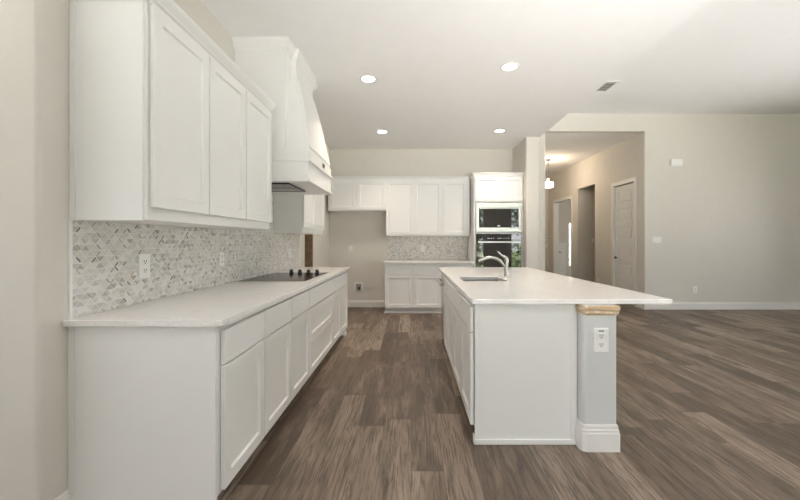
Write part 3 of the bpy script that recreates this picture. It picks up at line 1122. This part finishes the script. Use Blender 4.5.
tb = thing('thermostat', 'small white thermostat above the switch at the hall end', 'thermostat', (4.28, HE, 1.36))
obj('case', B((-.05, .05, -.022, 0, -.045, .045), bev=.004), 'plate', tb)
obj('screen', B((-.03, .03, -.0235, -.022, -.01, .028)), 'ventgrey', tb)
ch = thing('door_chime', 'white rectangular chime box high on the living room wall', 'chime', (4.94, LY, 2.74))
obj('case', B((-.108, .108, -.045, 0, -.062, .062), bev=.006), 'plate', ch)
obj('back_plate', B((-.112, .112, -.006, -.0005, -.066, .066), bev=.001), 'plate', ch)
wb = thing('water_box', 'recessed white fridge water box low in the fridge recess', 'water box', (-1.014, BY, .395))
obj('frame', B((-.08, -.055, -.012, 0, -.085, .085), (.055, .08, -.012, 0, -.085, .085), (-.055, .055, -.012, 0, .06, .085), (-.055, .055, -.012, 0, -.085, -.06), bev=.002), 'plate', wb)
obj('recess', B((-.055, .055, -.003, -.0005, -.06, .06)), 'filter', wb)  # flat plate; its grey stands for the shade inside the box
bm = bmesh.new()
lathe(bm, [(.012, 0), (.012, .03), (.018, .032), (.018, .045)], .01, -.02, -.058, 14)
box(bm, -.012, .03, -.026, -.014, -.012, -.004)
obj('valve', bm, 'dark', wb)

# ------------------------------------------------------------------ ceiling fixtures
def downlight_proto(label, x, y):
    o = thing('recessed_light', label, 'ceiling light', (x, y, KC), 0, 'recessed ceiling lights')
    bm = bmesh.new()
    n = 32
    prof = [(.098, -.0005), (.098, -.005), (.090, -.009), (.078, -.010), (.070, -.006), (.070, -.0005)]
    rings = []
    for rr, hh in prof:
        rings.append([bm.verts.new((rr * math.cos(2 * PI * k / n), rr * math.sin(2 * PI * k / n), hh)) for k in range(n)])
    for a, b in zip(rings, rings[1:] + rings[:1]):
        for i in range(n):
            j = (i + 1) % n
            bm.faces.new((a[i], a[j], b[j], b[i]))
    bmesh.ops.recalc_face_normals(bm, faces=bm.faces[:])
    obj('trim_ring', bm, 'trim', o, smooth=True)
    bm = bmesh.new()
    lathe(bm, [(.0695, -.001), (.0695, -.005), (.05, -.007), (.005, -.008)], 0, 0, 0, n)
    obj('lens', bm, 'lens', o, smooth=True)
    return o


def can_lamp(x, y, z=KC):
    l = bpy.data.lights.new('downlight_lamp', 'AREA')
    l.shape = 'DISK'
    l.size = .13
    l.energy = 3.4
    l.color = (1.0, .86, .70)
    l.spread = math.radians(100)
    q = bpy.data.objects.new('downlight_lamp', l)
    q.location = (x, y, z - .012)
    C.objects.link(q)


for q_ in ((-.47, 3.91), (1.01, 3.64), (-.47, 5.79), (1.43, 5.74)):
    can_lamp(*q_)


dl = downlight_proto('round recessed ceiling light above the aisle beside the hood', -.47, 3.91)
dup(dl, (1.01, 3.64, KC), 0, 'round recessed ceiling light above the island faucet side, nearer row')
dup(dl, (-.47, 5.79, KC), 0, 'round recessed ceiling light in the farther row toward the fridge recess')
dup(dl, (1.43, 5.74, KC), 0, 'round recessed ceiling light in the farther row in front of the oven tower')

v = thing('ceiling_vent', 'white louvered air vent in the living room ceiling by the kitchen soffit', 'vent', (2.90, 5.48, LC))
obj('frame', B((-.22, -.18, -.2, .2, -.012, 0), (.18, .22, -.2, .2, -.012, 0), (-.18, .18, -.2, -.16, -.012, 0), (-.18, .18, .16, .2, -.012, 0), bev=.002), 'plate', v)
obj('duct_shade', B((-.18, .18, -.16, .16, -.003, -.0005)), 'ventgrey', v)  # flat plate behind the slats, the opening's shade put into its grey
bm = bmesh.new()
for i in range(5):
    y = -.12 + i * .06
    vs = [bm.verts.new(p) for p in ((-.18, y - .016, -.012), (.18, y - .016, -.012), (.18, y + .012, -.004), (-.18, y + .012, -.004))]
    f = bm.faces.new(vs)
    rr = bmesh.ops.extrude_face_region(bm, geom=[f])
    bmesh.ops.translate(bm, verts=[q for q in rr['geom'] if isinstance(q, bmesh.types.BMVert)], vec=(0, .002, .002))
obj('louver_slats', bm, 'plate', v)

p = thing('hall_lamp', 'glass drum lamp hanging from the hall ceiling, glowing warm', 'ceiling lamp', (3.45, 8.95, 2.62))
bm = bmesh.new()
lathe(bm, [(.02, 0), (.10, .0), (.125, .012), (.13, .04), (.13, .13), (.12, .145), (.05, .15)], 0, 0, 0, 28)
obj('glass_shade', bm, 'globe', p, smooth=True)
bm = bmesh.new()
lathe(bm, [(.05, .15), (.05, .158), (.028, .165), (.028, .23), (.02, .235)], 0, 0, 0, 20)
obj('socket_cap', bm, 'trim', p, smooth=True)
bm = bmesh.new()
lathe(bm, [(.007, .235), (.007, .695)], 0, 0, 0, 10)
obj('stem', bm, 'bronze', p)
bm = bmesh.new()
lathe(bm, [(.03, .675), (.062, .695), (.065, HC - 2.62 - .001)], 0, 0, 0, 20)
obj('canopy', bm, 'bronze', p, smooth=True)
ll = bpy.data.lights.new('hall_bulb', 'POINT')
ll.energy = 11
ll.color = (1.0, 0.80, 0.58)
ll.shadow_soft_size = .14
lo = bpy.data.objects.new('hall_bulb', ll)
lo.location = (3.45, 8.95, 2.98)
C.objects.link(lo)

# ------------------------------------------------------------------ garden behind the house (seen mirrored in the oven glass)
struct('path_patio_bounce', B((-14, 18, -5.6, RY - .17, -.22, -.12), (RX + .21, 16, RY - .17, 12, -.22, -.12), (-14, NX - .21, RY - .17, 12, -.22, -.12)), 'concrete')  # pale slab added outside the windows to bounce neutral light indoors
struct('ground_garden', B((-30, 34, -40, RY - .2, -.35, -.2), (RX + .3, 34, RY - .2, 30, -.35, -.2), (-30, NX - .3, RY - .2, 30, -.35, -.2), (NX - .3, RX + .3, 13.4, 30, -.35, -.2)), 'dirt')


def tree(label, x, y, hgt, rad, seed):
    o = thing('garden_tree', label, 'tree', (x, y, -.2), 0, 'garden trees')
    bm = bmesh.new()
    tube(bm, [(0, 0, 0), (.05, .02, hgt * .25), (-.03, 0, hgt * .5), (0, .05, hgt * .75)], [.18, .14, .11, .05], 10)
    obj('trunk', bm, 'bark', o, smooth=True)
    rnd = random.Random(seed)
    bm = bmesh.new()
    for i in range(900):
        a, e = rnd.uniform(0, 2 * PI), rnd.uniform(-1, 1)
        rr = rad * rnd.uniform(.45, 1.0)
        c = Vector((math.cos(a) * math.sqrt(1 - e * e) * rr, math.sin(a) * math.sqrt(1 - e * e) * rr, hgt * .62 + e * hgt * .38 * rr / rad))
        s = rnd.uniform(.12, .26)
        d1 = Vector((rnd.gauss(0, 1), rnd.gauss(0, 1), rnd.gauss(0, 1))).normalized() * s
        d2 = d1.cross(Vector((rnd.gauss(0, 1), rnd.gauss(0, 1), rnd.gauss(0, 1)))).normalized() * s * .6
        bm.faces.new([bm.verts.new(c + q) for q in (-d1, d2, d1, -d2)])
    obj('foliage', bm, 'leaf', o)
    return o


tree('tall leafy tree mirrored at the left of the oven glass', 4.6, -12.5, 6.0, 2.0, 1)
tree('tall leafy tree mirrored at the right of the oven glass', 8.8, -13.0, 6.5, 2.1, 2)
tree('broad leafy tree at the back of the garden', -1.2, -16.0, 7.0, 2.6, 3)
hd = thing('garden_hedge', 'clipped green hedge at the end of the patio behind the house', 'hedge', (3.0, -6.2, -.2))
rnd = random.Random(5)
bm = bmesh.new()
for i in range(5200):
    c0 = Vector((rnd.uniform(-13, 13), rnd.uniform(-.45, .45), rnd.uniform(.05, 1.35)))
    s_ = rnd.uniform(.06, .13)
    d1 = Vector((rnd.gauss(0, 1), rnd.gauss(0, 1), rnd.gauss(0, 1))).normalized() * s_
    d2 = d1.cross(Vector((rnd.gauss(0, 1), rnd.gauss(0, 1), rnd.gauss(0, 1)))).normalized() * s_ * .6
    bm.faces.new([bm.verts.new(c0 + q) for q in (-d1, d2, d1, -d2)])
obj('foliage', bm, 'hedge', hd)
obj('stems', B(*[(-12.6 + k * 1.4, -12.5 + k * 1.4, -.05, .05, 0, 1.0) for k in range(19)]), 'bark', hd)['kind'] = 'stuff'
